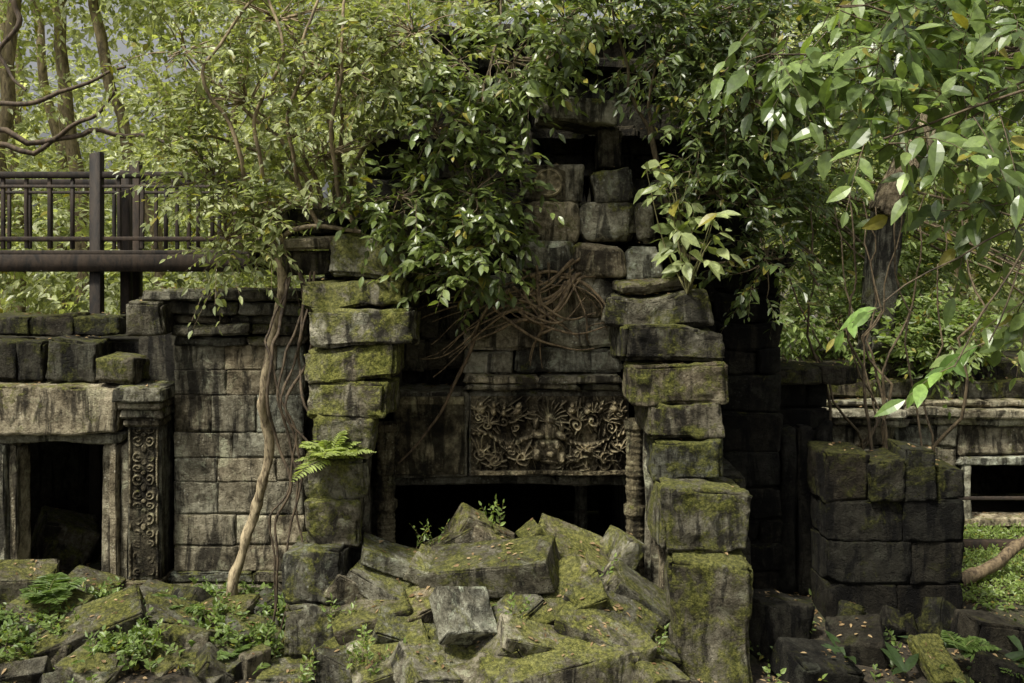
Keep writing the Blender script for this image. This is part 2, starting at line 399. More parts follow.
n = 90; zz, xx = np.meshgrid(np.linspace(-.17, .17, n), np.linspace(-.17, .17, n), indexing='ij'); r_ = np.hypot(xx, zz); t_ = np.arctan2(zz, xx)
H = np.where(r_ < .13, .55+.35*np.cos(t_*8)*np.clip((r_-.05)/.05, 0, 1)*(r_ < .115)+.4*(r_ < .045), 0)+(.5*(r_ > .12)*(r_ < .145))
H = H*np.clip(fbm(np.stack([xx*9, zz*9, 0*xx], -1), 47, 3)*2.2-.4, .1, 1)+.15*fbm(np.stack([xx*45, zz*45, 0*xx], -1), 48, 2)
panel(G, .19, .53, 4.1, 4.44, 9.885, np.clip(H, 0, 1), .035, (1.4, 1.3, 1.1, .1)); G.build('carved_rosette', M_ST, temple)

# --- carved lintel relief
G = Geo()
nz, nx = 280, 520; Wd, Ht = 1.55, .78
vz, ux = np.meshgrid(np.linspace(0, Ht, nz), np.linspace(-Wd/2, Wd/2, nx), indexing='ij')
wx = (fbm(np.stack([ux*5, vz*5, 0*ux], -1), 71, 2)-.5)*.08; wz = (fbm(np.stack([ux*5, vz*5, 0*ux+9], -1), 72, 2)-.5)*.08
UX = ux+wx; VZ = vz+wz
H = .15*fbm(np.stack([ux*14, vz*14, 0*ux], -1), 50, 3)
def spiral(cx, cz, R, s, k=1.9, ph=0):
    global H
    dx = UX-cx; dz = VZ-cz; rr = np.hypot(dx, dz); th = np.arctan2(dz, dx)
    e = (.5+.5*np.cos(s*th+2*np.pi*k*rr/R+ph))**.8*np.clip((R-rr)/(R*.12), 0, 1)*(.75+.25*np.clip(1-rr/R, 0, 1))
    H = np.maximum(H, e)
def leaf(cx, cz, a, l, w, a0=.9):
    global H
    dx = UX-cx; dz = VZ-cz; p = dx*math.cos(a)+dz*math.sin(a); q = -dx*math.sin(a)+dz*math.cos(a)+.25*p*p/l; t = p/l
    wd = w*np.clip(np.sin(np.pi*np.clip(t, 0, 1))**.7, 0, 1)
    e = np.clip(1-(np.abs(q)/np.maximum(wd, 1e-5))**2, 0, 1)*((t > 0) & (t < 1))*(.65+.35*np.cos(q/w*7))
    H = np.maximum(H, e*a0)
def ball(cx, cz, R, sz=1., h=1.):
    global H
    rr = np.hypot(UX-cx, (VZ-cz)/sz); H = np.maximum(H, h*np.sqrt(np.clip(1-(rr/R)**2, 0, 1)))
for sx in (-1, 1):
    lr = np.random.default_rng(5+sx)
    for i, (cx, cz, R) in enumerate(((.25, .17, .08), (.40, .24, .07), (.55, .15, .085), (.69, .25, .07), (.30, .50, .06), (.45, .57, .07), (.60, .47, .065), (.71, .6, .05))):
        spiral(sx*cx+lr.normal(0, .015), cz+lr.normal(0, .02), R*lr.uniform(.8, 1.15), sx*(1 if cz < .4 else -1), lr.uniform(1.3, 2.1), lr.uniform(0, 6))
        for a in range(6): leaf(sx*cx, cz+(R*.8 if cz > .4 else -R*.2), math.pi/2+(a-2.5)*.5+lr.normal(0, .2), R*lr.uniform(1.3, 2.2), .022)
    for k in range(85):
        cx = lr.uniform(.1, .76); cz = lr.uniform(.06, .72)
        leaf(sx*cx, cz, (math.pi/2 if cz > .36 else -math.pi/2)+sx*lr.normal(-.3, .8), lr.uniform(.06, .13), lr.uniform(.012, .022), lr.uniform(.5, .9))
gar = .36+.05*np.cos(np.abs(UX)*8.2); H = np.maximum(H, np.clip(1-(np.abs(VZ-gar)/.026)**2, 0, 1)*(.55+.25*np.cos(UX*120)))
H = H*(np.clip((np.hypot(UX, (VZ-.3)*.8)-.13)/.05, .15, 1))
for cx, cz, R, s_ in ((0, .24, .16, .8), (-.065, .31, .042, 1), (.065, .31, .042, 1), (0, .22, .05, .8), (-.115, .19, .05, 1.2), (.115, .19, .05, 1.2), (0, .43, .09, 1.1), (0, .565, .052, 1.25), (-.105, .40, .06, .7), (.105, .40, .06, .7), (-.12, .50, .03, 2.2), (.12, .50, .03, 2.2), (0, .14, .09, .3)):
    ball(cx, cz, R, s_, .75+.55*(R < .065))
for a in range(13): leaf(0, .53, math.pi/2+(a-6)*.27, .22, .02)
for k in range(-5, 6):
    if abs(k) < 2: continue
    ball(k*.135-.02, .645, .04, 1.2, 1.1); ball(k*.135-.02, .705, .024, 1.1, 1.1)
H = np.maximum(H, (np.abs(vz-.025) < .018)*.7)
er = fbm(np.stack([ux*3.2, vz*3.2, 0*ux], -1), 52, 3); H = H*np.clip(.3+1.5*er, 0, 1.05)+.2*(fbm(np.stack([ux*50, vz*50, 0*ux], -1), 53, 2)-.5)
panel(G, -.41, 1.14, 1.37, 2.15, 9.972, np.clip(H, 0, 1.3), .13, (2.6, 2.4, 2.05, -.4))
n1, n2 = 120, 110; vz, ux = np.meshgrid(np.linspace(0, .78, n1), np.linspace(0, .7, n2), indexing='ij')
H = np.clip(fbm(np.stack([ux*9, vz*9, 0*ux], -1), 60, 3)*1.6-.5, 0, 1)*.6
H = np.maximum(H, (vz > .70)*.5)
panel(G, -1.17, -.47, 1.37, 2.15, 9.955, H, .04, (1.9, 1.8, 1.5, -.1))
G.build('carved_lintel', M_ST, temple)

def colonnette(G, x, y, z0, z1, r, t):
    n = 150; z = np.linspace(0, 1, n); rad = r*(.9+.06*np.sign(np.sin(z*55))*(.6+.4*np.sin(z*13))+.04*np.cos(z*190))
    for a, b in ((0, .05), (.47, .53), (.95, 1)): rad = np.where((z >= a) & (z <= b), r*1.12, rad)
    k = 16; a = np.arange(k)/k*2*np.pi; oct_ = 1/np.cos(((a+np.pi/8) % (np.pi/4))-np.pi/8)*.95
    rad = rad[:, None]*(1+.18*(fbm(np.stack([np.cos(a)[None]*2+0*z[:, None], np.sin(a)[None]*2+0*z[:, None], z[:, None]*14+0*a[None]], -1), 61, 2)-.5))
    V = np.stack([x+rad*np.cos(a)*oct_, y+rad*np.sin(a)*oct_, np.repeat((z0+z*(z1-z0))[:, None], k, 1)], -1)
    i, j = np.meshgrid(np.arange(n-1), np.arange(k), indexing='ij')
    G.add(V, np.stack([i*k+j, i*k+(j+1) % k, (i+1)*k+(j+1) % k, (i+1)*k+j], -1), t)
G = Geo()
colonnette(G, -1.24, 9.85, .3, 1.9, .1, (.9, .85, .72, .1)); colonnette(G, 1.2, 9.75, .2, 1.95, .1, (1.1, 1.05, .9, .1))
for i, (x, y) in enumerate(((1.27, 9.5), (1.31, 9.36), (1.36, 9.22))):
    box(G, x, x+.3, y, y+.13, .1, 2.0, moss=.12, tone=1.5-.06*i, r=.02, warp=.02, litter=False)
for i, (x, y) in enumerate(((-1.46, 9.7), (-1.52, 9.5), (-1.6, 9.35))):
    box(G, x-.2, x+.08, y, y+.17, .1, 2.0, moss=.1, tone=.9, r=.02, warp=.02, litter=False)
box(G, .72, .86, 11.3, 11.6, 0, 1.3, moss=.0, tone=.7, litter=False); box(G, -.9, .86, 11.3, 11.6, 1.12, 1.3, moss=.0, tone=.5, litter=False)
G.build('door_jambs', M_ST, temple)
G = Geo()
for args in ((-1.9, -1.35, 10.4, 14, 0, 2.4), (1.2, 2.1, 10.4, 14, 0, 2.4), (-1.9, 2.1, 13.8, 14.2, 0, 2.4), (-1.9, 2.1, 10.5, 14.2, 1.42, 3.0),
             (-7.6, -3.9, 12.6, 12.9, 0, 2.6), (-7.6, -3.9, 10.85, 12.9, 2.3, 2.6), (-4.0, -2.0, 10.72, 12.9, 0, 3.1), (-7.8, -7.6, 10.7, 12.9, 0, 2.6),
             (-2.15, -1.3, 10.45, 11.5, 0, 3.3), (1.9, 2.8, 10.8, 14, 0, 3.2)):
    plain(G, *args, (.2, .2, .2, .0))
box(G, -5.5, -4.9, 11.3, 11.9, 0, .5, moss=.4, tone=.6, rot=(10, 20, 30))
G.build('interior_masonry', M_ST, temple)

# --- stacked edge blocks
G = Geo()
LS = [(-1.70, -.97, 9.30, 3.33, 3.72, .6), (-1.93, -.93, 9.15, 3.07, 3.32, .75), (-1.86, -.88, 9.0, 2.73, 3.06, .55), (-1.87, -1.06, 9.05, 2.42, 2.725, .7),
      (-1.81, -1.09, 9.0, 2.09, 2.415, .65), (-1.83, -1.29, 9.05, 1.71, 2.085, .55), (-1.92, -1.38, 9.0, 1.34, 1.70, .55), (-1.9, -1.41, 8.95, .95, 1.335, .45),
      (-2.0, -1.45, 8.8, .47, .945, .45), (-2.04, -1.44, 8.65, .02, .465, .45), (-2.1, -1.46, 8.35, -.25, .03, .4)]
for i, (x0, x1, y, z0, z1, ms) in enumerate(LS):
    j = rng.normal(0, .04)
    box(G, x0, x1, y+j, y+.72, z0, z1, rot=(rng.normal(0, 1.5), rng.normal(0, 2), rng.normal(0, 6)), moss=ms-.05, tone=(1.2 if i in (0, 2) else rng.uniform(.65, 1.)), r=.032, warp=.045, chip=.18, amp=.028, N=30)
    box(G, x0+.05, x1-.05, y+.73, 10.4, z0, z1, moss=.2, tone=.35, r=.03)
box(G, -2.35, -1.0, 9.5, 10.2, 3.62, 3.73, moss=.1, tone=1.1, rot=(0, -1.5, 0)); box(G, -2.3, -1.75, 9.6, 10.2, 3.38, 3.61, moss=.3, tone=.4)
box(G, -2.35, -1.7, 9.7, 10.3, 3.74, 4.0, moss=.3, tone=.3)
RS = [(.96, 1.70, 9.35, 3.2, 3.31, .3), (.91, 1.86, 9.25, 2.89, 3.19, .35), (.98, 1.92, 9.15, 2.56, 2.88, .4), (1.07, 1.94, 9.05, 2.21, 2.55, .5),
      (1.21, 1.94, 9.0, 1.89, 2.2, .45), (1.27, 1.9, 8.95, 1.52, 1.88, .55), (1.30, 2.06, 8.65, .98, 1.51, .5), (1.37, 2.05, 8.45, -.12, .97, .55)]
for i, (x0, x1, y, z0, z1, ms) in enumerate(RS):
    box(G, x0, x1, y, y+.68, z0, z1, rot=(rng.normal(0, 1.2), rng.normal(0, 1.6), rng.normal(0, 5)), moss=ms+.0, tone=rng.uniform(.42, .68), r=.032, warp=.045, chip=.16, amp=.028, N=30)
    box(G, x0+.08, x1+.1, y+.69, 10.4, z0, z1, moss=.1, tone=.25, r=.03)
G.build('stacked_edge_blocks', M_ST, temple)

# --- right-hand walls, shadow painted into their near-black tone
G = Geo()
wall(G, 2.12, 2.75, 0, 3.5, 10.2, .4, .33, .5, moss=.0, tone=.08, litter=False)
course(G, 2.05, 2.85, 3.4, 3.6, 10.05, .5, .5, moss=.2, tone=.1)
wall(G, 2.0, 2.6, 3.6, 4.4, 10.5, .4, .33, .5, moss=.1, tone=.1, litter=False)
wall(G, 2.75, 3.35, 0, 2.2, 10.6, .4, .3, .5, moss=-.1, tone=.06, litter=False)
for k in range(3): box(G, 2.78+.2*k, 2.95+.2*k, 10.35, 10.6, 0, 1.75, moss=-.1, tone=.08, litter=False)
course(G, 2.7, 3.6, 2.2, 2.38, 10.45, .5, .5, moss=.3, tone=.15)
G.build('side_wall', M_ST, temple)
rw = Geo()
wall(rw, 3.02, 4.33, -.05, 1.2, 9.6, .5, .4, .75, moss=.15, tone=.07, r=.01, warp=.01, amp=.022, gap=.0005, jit=.008, taper=.004, chip=.14)  # low tone mixes wet dark stone with painted-in canopy shade
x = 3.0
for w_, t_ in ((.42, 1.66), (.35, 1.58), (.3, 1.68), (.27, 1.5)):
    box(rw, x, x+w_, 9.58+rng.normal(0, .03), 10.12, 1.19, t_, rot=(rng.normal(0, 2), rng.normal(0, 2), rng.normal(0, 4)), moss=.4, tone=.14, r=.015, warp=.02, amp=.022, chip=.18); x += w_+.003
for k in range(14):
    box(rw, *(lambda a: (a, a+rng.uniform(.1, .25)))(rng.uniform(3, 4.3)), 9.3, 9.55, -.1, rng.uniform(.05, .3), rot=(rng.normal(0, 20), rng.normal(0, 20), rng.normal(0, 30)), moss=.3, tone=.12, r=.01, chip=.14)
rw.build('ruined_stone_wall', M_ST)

# --- gallery in the background on the right
gal = empty('temple_gallery'); G = Geo()
Yg = 12.9
wall(G, 3.2, 5.75, -.1, 1.35, Yg, .4, .3, .55, moss=.1, tone=1.); wall(G, 5.75, 6.95, -.1, .1, Yg, .4, .3, .55, moss=.1)
wall(G, 6.95, 12.5, -.1, 1.35, Yg, .4, .3, .55, moss=.1, tone=1.); course(G, 5.75, 6.95, .95, 1.35, Yg, .4, .9, moss=.1)
for z0, z1, pr in ((1.35, 1.45, .08), (1.455, 1.58, .16), (1.585, 1.66, .06)):
    course(G, 3.2, 12.5, z0, z1, Yg-pr, .6, .9, moss=.1, tone=1.5)
course(G, 3.2, 12.5, 1.665, 1.9, Yg+.15, .7, .6, moss=.4, tone=.4); course(G, 3.2, 12.5, 1.9, 2.1, Yg+.45, .7, .6, moss=.4, tone=.3)
G.build('walls', M_ST, gal); G = Geo()
for a in ((5.78, 5.90, Yg-.06, Yg+.3, .1, .93), (6.80, 6.92, Yg-.06, Yg+.3, .1, .93), (5.78, 6.92, Yg-.07, Yg+.3, .84, .945), (5.78, 6.92, Yg-.08, Yg+.3, .05, .15)):
    box(G, *a, moss=.0, tone=1.9, r=.012, warp=.006)
G.build('window_frame', M_ST, gal); G = Geo()
plain(G, 3.2, 12.5, 14.8, 15.0, 0, 2.0, (.3, .3, .3, 0)); plain(G, 3.2, 12.5, Yg+.42, 15.0, 1.7, 2.1, (.2, .2, .2, .2)); plain(G, 12.4, 12.6, Yg+.4, 15, 0, 2.0)
G.build('interior', M_ST, gal)

# ------------------------------------------------------------------ fallen blocks
G = Geo()
HB = [(-.20, 8.9, .76, 1.2, .5, .3, 14, -9, -14, .45), (-.42, 8.35, .56, .48, .42, .2, 50, 12, 30, -.1), (-1.08, 9.1, .80, .6, .4, .14, 10, 22, 15, .4), (-1.42, 9.0, .55, .55, .4, .2, 5, 30, 20, .35),
      (-1.22, 8.7, .40, .65, .45, .22, 12, -12, 10, .45), (-1.14, 8.95, .62, .6, .4, .16, 10, 26, -15, .3), (-.42, 9.5, .93, .28, .3, .38, 10, 28, 20, .5), (-.56, 9.4, .84, .45, .3, .18, 0, -25, 10, .5), (-.2, 9.45, .86, .4, .3, .24, 10, 30, 0, .4),
      (.26, 9.25, .84, .2, .3, .45, 10, -32, 10, .6), (.62, 9.3, .80, .85, .5, .11, 28, 22, 10, .55), (.72, 9.1, .68, .85, .5, .12, 25, 25, 5, .5), (.55, 9.0, .62, .75, .45, .12, 22, 18, -10, .5),
      (.20, 8.75, .60, 1.0, .3, .13, 25, -24, 12, .7), (.30, 8.55, .50, 1.0, .3, .14, 30, -20, 10, .65), (.84, 8.6, .46, .75, .4, .24, 14, 24, -20, .4), (.45, 8.15, .18, 1.25, .55, .38, 10, -6, 12, .5),
      (-.62, 8.1, .18, .6, .5, .26, 20, 12, 30, .35), (-.1, 8.3, .32, .55, .4, .2, 24, -18, -20, .5), (1.12, 8.9, .50, .55, .4, .24, 10, 36, 10, .4), (1.02, 8.45, .28, .65, .5, .24, 15, 22, 20, .4), (1.0, 9.35, .76, .22, .4, .4, 0, 30, 20, .5),
      (.05, 8.0, .06, .5, .4, .3, 20, 20, 40, .3), (-1.0, 8.3, .18, .65, .5, .24, 15, -16, 15, .5), (-1.35, 8.4, .1, .5, .4, .3, 10, 15, -20, .5), (-.75, 8.75, .5, .6, .4, .2, 18, -22, 20, .45), (-.35, 8.0, .1, .5, .3, .25, 30, -20, 10, .3), (1.15, 8.1, .1, .4, .4, .3, 10, 12, 35, .5),
      (-.85, 8.5, .34, .65, .3, .14, 30, 20, 10, .4), (.75, 8.3, .42, .75, .3, .13, 22, 18, -15, .5), (.95, 9.1, .62, .65, .35, .12, 18, 30, 10, .5), (-.0, 8.55, .50, .55, .3, .12, 25, -30, 30, .45),
      (.5, 8.75, .66, .5, .3, .14, 20, -36, 20, .5), (.9, 8.85, .60, .3, .3, .3, 15, 40, 15, .3), (-.62, 8.95, .70, .6, .35, .18, 15, 20, -10, .4), (.15, 8.2, .40, .55, .3, .16, 28, 20, 20, .4), (-1.45, 9.3, .72, .45, .3, .26, 10, 30, 30, .3)]
for i, (x, y, z, w, d, h, a, b, c, ms) in enumerate(HB):
    block(G, (x, y, z), (w, d, h), (a+rng.normal(0, 3), b, c+rng.normal(0, 6)), moss=ms-.02, tone=1.2 if i == 1 else rng.uniform(.5, 1.2), r=.01, chip=.12, warp=.01, amp=.014, N=24, taper=.05)
def mound(x, y): return .78*math.exp(-((x-.0)/1.15)**2)*np.clip((y-7.4)/2.0, 0, 1)-.14
for k in range(150):
    x = rng.uniform(-1.55, 1.35); y = rng.uniform(7.7, 10.8); z = mound(x, min(y, 9.6))-rng.uniform(.12, .34)
    block(G, (x, y, z), (rng.uniform(.35, .75), rng.uniform(.25, .45), rng.uniform(.12, .26)), (rng.normal(8, 16), rng.normal(0, 20), rng.uniform(-50, 50)), tone=rng.uniform(.25, .95), moss=rng.uniform(.05, .6), r=.01, chip=.1, warp=.01, N=12, taper=.05)
G.build('fallen_stone_blocks', M_ST)
G = Geo()
for (x, y, z, w, d, h, a, b, c, ms) in [(-3.75, 8.95, .16, .95, .5, .36, 12, -14, 22, .4), (-4.3, 9.3, .2, .6, .5, .35, 8, 10, -15, .5), (-4.75, 9.6, .35, .7, .5, .4, 10, 5, 20, .5), (-3.15, 9.2, .15, .5, .4, .3, 20, 20, 30, .35), (-3.0, 8.7, .06, .45, .5, .22, 10, -20, 50, .2),
          (-2.7, 9.4, .16, .6, .4, .22, 8, -8, -10, .5), (-2.35, 9.0, .1, .5, .4, .25, 10, 10, 20, .4), (-4.6, 8.8, .05, .6, .5, .3, 10, -10, 35, .5), (-3.4, 9.75, .12, .55, .4, .3, 5, 15, 0, .3), (-2.55, 8.5, .02, .5, .35, .25, 15, 10, -30, .3), (-3.5, 8.4, .02, .5, .4, .3, 15, 10, -20, .3), (-4.2, 10., .18, .5, .4, .3, 5, 15, 0, .5)]:
    block(G, (x, y, z), (w, d, h), (a, b, c), moss=ms, tone=rng.uniform(.4, .75), chip=.13, r=.012, warp=.015)
for k in range(60):
    x = rng.uniform(-6, -2.1); y = rng.uniform(8.1, 10.1)
    block(G, (x, y, rng.uniform(-.04, .1)), rng.uniform(.12, .45, 3), (rng.normal(0, 22), rng.normal(0, 22), rng.uniform(0, 90)), moss=rng.uniform(.1, .5), tone=rng.uniform(.3, .7), chip=.13, r=.01, warp=.012)
G.build('fallen_stone_blocks.001', M_ST)
G = Geo()
for (x, y, z, w, d, h, a, b, c, ms) in [(3.65, 8.6, .05, .35, .5, .1, 35, 5, 15, .9), (2.6, 8.6, .0, .6, .5, .3, 12, 10, 20, .1), (3.1, 9.0, .05, .5, .5, .3, 12, -10, -20, .1), (4.4, 9.2, .05, .6, .4, .3, 0, 10, 10, .1), (2.4, 9.4, .1, .6, .6, .5, 0, 10, 30, .1), (4.2, 8.5, 0, .5, .4, .25, 10, 10, 40, .2)]:
    block(G, (x, y, z), (w, d, h), (a, b, c), moss=ms-.1, tone=.7 if ms > .5 else .12, chip=.13)
G.build('fallen_stone_blocks.002', M_ST)

G = Geo(); block(G, (5.25, 13.3, 4.75), (.26, .3, 1.5), (8, 24, 10), moss=-.3, tone=1.2, col=(1.1, .95, .82), r=.04); block(G, (4.98, 13.5, 3.2), (.34, .4, 2.0), (0, 6, 10), moss=.2, tone=.4, r=.04)
G.build('leaning_stone_pillar', M_ST)

# ------------------------------------------------------------------ wooden walkway
wk = empty('wooden_walkway')
def wbox(G, x0, x1, y0, y1, z0, z1): box(G, x0, x1, y0, y1, z0, z1, r=.008, amp=.002, warp=.006, chip=.01, N=6, litter=False, taper=.003, moss=0)
G = Geo()
for y in (12.5, 13.8):
    for x in (-5.19, -8.2, -11.2): wbox(G, x-.07, x+.07, y-.07, y+.07, 0, 4.82)
wbox(G, -5.0, -4.88, 12.75, 12.87, 0, 4.62); G.build('posts', M_WD, wk); G = Geo()
for y in (12.5, 13.8):
    wbox(G, -14, -3.25, y-.045, y+.045, 4.5, 4.58); wbox(G, -14, -3.25, y-.03, y+.03, 3.72, 3.77); wbox(G, -14, -3.25, y-.03, y+.03, 4.38, 4.42)
    for x in np.arange(-13.9, -3.3, .29): wbox(G, x-.024, x+.024, y-.02, y+.02, 3.62, 4.5)
G.build('railings', M_WD, wk); G = Geo()
for k in range(10): wbox(G, -14, -3.25, 12.4+k*.15, 12.4+k*.15+.14, 3.55, 3.6)
wbox(G, -14, -3.25, 12.36, 12.46, 3.33, 3.545); wbox(G, -14, -3.25, 13.8, 13.9, 3.33, 3.545)
wbox(G, -14, -4.85, 12.42, 12.5, 2.6, 2.7)
for x in np.arange(-13.5, -3.3, 1.2): wbox(G, x, x+.08, 12.47, 13.79, 3.38, 3.54)
G.build('deck_and_beams', M_WD, wk)
G = Geo(); wbox(G, 5.0, 12, 11.9, 12.0, .0, .14); wbox(G, 5.0, 12, 11.93, 11.98, .62, .66)
for x in (5.05, 7.5, 10): wbox(G, x, x+.08, 11.92, 11.99, -.1, .7)
G.build('low_timber_fence', M_WD)
G = Geo(); tube(G, [(4.75, 10.6, .08), (5.2, 10.8, .2), (5.9, 11.1, .45), (6.6, 11.4, .6)], .07, .05, 12, (.4, .34, .27), 8, wob=.05, knob=.25); G.build('fallen_log', M_VINE)

# ------------------------------------------------------------------ roots and vines
G = Geo()
tube(G, [(-2.2, 9.4, 3.55), (-2.22, 9.5, 3.2), (-2.32, 9.6, 2.7), (-2.42, 9.6, 2.15), (-2.36, 9.7, 1.7), (-2.5, 9.75, 1.2), (-2.6, 9.8, .75), (-2.72, 9.8, .3), (-2.75, 9.8, 0)], .036, .054, 12, (.9, .85, .74), 9, wob=.05, knob=.35)
tube(G, [(-2.2, 9.4, 3.55), (-2.1, 9.35, 3.75), (-1.8, 9.3, 3.82), (-1.4, 9.3, 3.78)], .028, .018, 10, (.5, .46, .4), 8, wob=.03)
G.build('vine_stem', M_VINE)
G = Geo()
for k in range(6):
    x = -2.02+rng.normal(0, .1); tube(G, [(x, 9.5, 3.4), (x+rng.normal(0, .12), 9.3, 2.8), (x+rng.normal(0, .12), 9.2, 2.1), (x+rng.normal(0, .1)+.02, 9.15, 1.4), (x+.05+rng.normal(0, .07), 9.1, .8), (x+rng.normal(0, .1), 9.0, 0)], rng.uniform(.010, .02), rng.uniform(.005, .012), 7, (.2, .165, .13), 9, wob=.12, knob=.3)
G.build('hanging_roots', M_VINE)
G = Geo()
for k in range(22):
    a = np.array([rng.uniform(-.1, 1.0), 9.7, rng.uniform(3.2, 3.5)]); e = np.array([rng.uniform(-1.2, 1.1), 9.84, rng.uniform(2.4, 3.0)]); m_ = (a+e)/2+np.array([rng.normal(0, .15), -.05, rng.normal(0, .1)])
    tube(G, [a, m_, e], rng.uniform(.01, .024), .005, 6, (.5, .42, .32), 8, wob=.09, knob=.2)
for k in range(8):
    a = np.array([rng.uniform(-.2, .3), 9.72, rng.uniform(2.7, 3.3)]); e = np.array([rng.uniform(.3, 1.05), 9.75, rng.uniform(2.45, 3.2)])
    tube(G, [a, (a+e)/2+np.array([0, -.05, rng.uniform(-.2, .1)]), e], .018, .006, 6, (.5, .42, .32), 8, wob=.07)
tube(G, [(-.3, 9.8, 2.9), (-.5, 9.8, 2.4), (-.75, 9.82, 1.9), (-1.15, 9.84, 1.5)], .022, .01, 6, (.3, .24, .18), 8, wob=.05)
G.build('tangled_roots', M_VINE)
G = Geo()
for k in range(12):
    x = rng.uniform(2.9, 5.2); y = rng.uniform(10.3, 12.5); s_ = rng.normal(0, .5)
    tube(G, [(x, y, 0), (x+s_*.4, y, 1.2), (x+s_, y+rng.normal(0, .2), 2.6), (x+s_*1.3, y, 4.2)], rng.uniform(.012, .03), .008, 6, (.3, .26, .2), 8, wob=.15)
G.build('sapling_stems', M_VINE)

# ------------------------------------------------------------------ foliage
pale = ((.135, .17, .062), (.37, .40, .18)); mid = ((.055, .085, .022), (.19, .24, .07)); dark = ((.037, .062, .02), (.145, .19, .055))
def plant(name, fn, leafm=None):
    e = empty(name); GL = Geo(); GW = Geo(); fn(GL, GW)
    GL.build('foliage', leafm or M_LF, e, False); GW.build('branches', M_BK, e); return e
def f(GL, GW):
    bl = [(-1.7, 9.6, 5.35, .9, .6, .55, 1.2), (-2.55, 9.7, 5.05, .85, .6, .6, 1.1), (-2.9, 9.7, 4.3, .7, .5, .55, .9), (-1.8, 9.5, 4.5, .8, .5, .45, 1), (-2.75, 9.6, 3.75, .5, .4, .45, .7),
          (-.95, 9.6, 5.7, .7, .6, .5, 1), (-3.3, 10, 5.6, .8, .6, .6, .9), (-2.3, 9.9, 5.9, 1, .6, .5, 1), (-2.2, 9.4, 3.95, .35, .3, .3, .35), (-3.3, 9.9, 4.75, .5, .4, .45, .6)]
    crown(GL, GW, (-1.75, 10.1, 3.9), bl, 190, .115, .055, *pale, tl=.42, n=9, rt=.028, thr=.43, bark=(.8, .72, .58))
    for a in ((-1.9, 9.6, 3.8), (-2.2, 9.5, 3.8), (-1.5, 9.5, 3.8), (-2.4, 9.5, 3.8)):
        tube(GW, [a, (a[0]-.2, a[1]-.2, 4.6), (a[0]-.1+rng.normal(0, .2), a[1]-.3, 5.4), (a[0]+rng.normal(0, .4), a[1], 6.4)], .024, .012, 8, (.75, .68, .52), 8, wob=.08)
plant('flowering_shrub', f)
def f(GL, GW):
    bl = [(-.75, 9.4, 4.75, .65, .45, .5, 1), (-.35, 9.3, 4.15, .45, .4, .55, .9), (-.55, 9.3, 3.5, .38, .35, .42, .6), (0, 9.5, 5.4, .65, .5, .5, 1), (-1.05, 9.3, 4.1, .45, .35, .35, .6), (-.15, 9.3, 3.75, .2, .25, .35, .15), (-.5, 9.6, 5.4, .6, .5, .5, .8), (.5, 9.7, 5.85, .6, .5, .35, .7), (-.1, 10.3, 6.2, 1.0, .6, .4, 1.2)]
    crown(GL, GW, (-.3, 9.9, 3.6), bl, 145, .145, .068, *mid, tl=.40, n=8, rt=.025, thr=.43, hi=True, seed=3)
plant('glossy_shrub', f, M_LFG)
def f(GL, GW):
    bl = [(1.5, 9.8, 5.55, .6, .5, .4, .8), (2.05, 9.7, 4.9, .6, .5, .6, 1), (.95, 9.8, 6.0, .7, .5, .3, .8), (1.95, 9.6, 4.15, .4, .4, .4, .45), (2.5, 9.6, 5.4, .7, .6, .6, 1), (2.3, 9.8, 4.1, .5, .4, .5, .6), (2.7, 10, 4.6, .5, .5, .5, .6), (1.9, 9.8, 5.9, .8, .5, .4, .9), (2.45, 9.6, 3.5, .35, .3, .4, .3)]
    crown(GL, GW, (1.6, 10.2, 3.8), bl, 180, .13, .058, *dark, tl=.40, n=9, rt=.025, thr=.42, seed=8)
plant('evergreen_shrub', f, M_LFG)
def f(GL, GW):
    for k in range(12):
        b = np.array([1.62, 9.25, 3.2]); e = b+np.array([rng.uniform(-.5, .3), rng.uniform(-.25, .2), rng.uniform(.4, 1.3)])
        tube(GW, [b, (b+e)/2+rng.normal(0, .06, 3), e], .009, .004, 5, (.5, .55, .3), 5)
        P = np.array([b+(e-b)*t for t in (.6, .97)]); D = rng.normal(0, 1, (2, 3)); D[:, 2] = abs(D[:, 2])*.3
        sprays(GL, GW, P, D, .26, 5, .22, .115, (.19, .24, .09), (.38, .43, .2), hi=True, hang=.35)
plant('broadleaf_sapling', f)
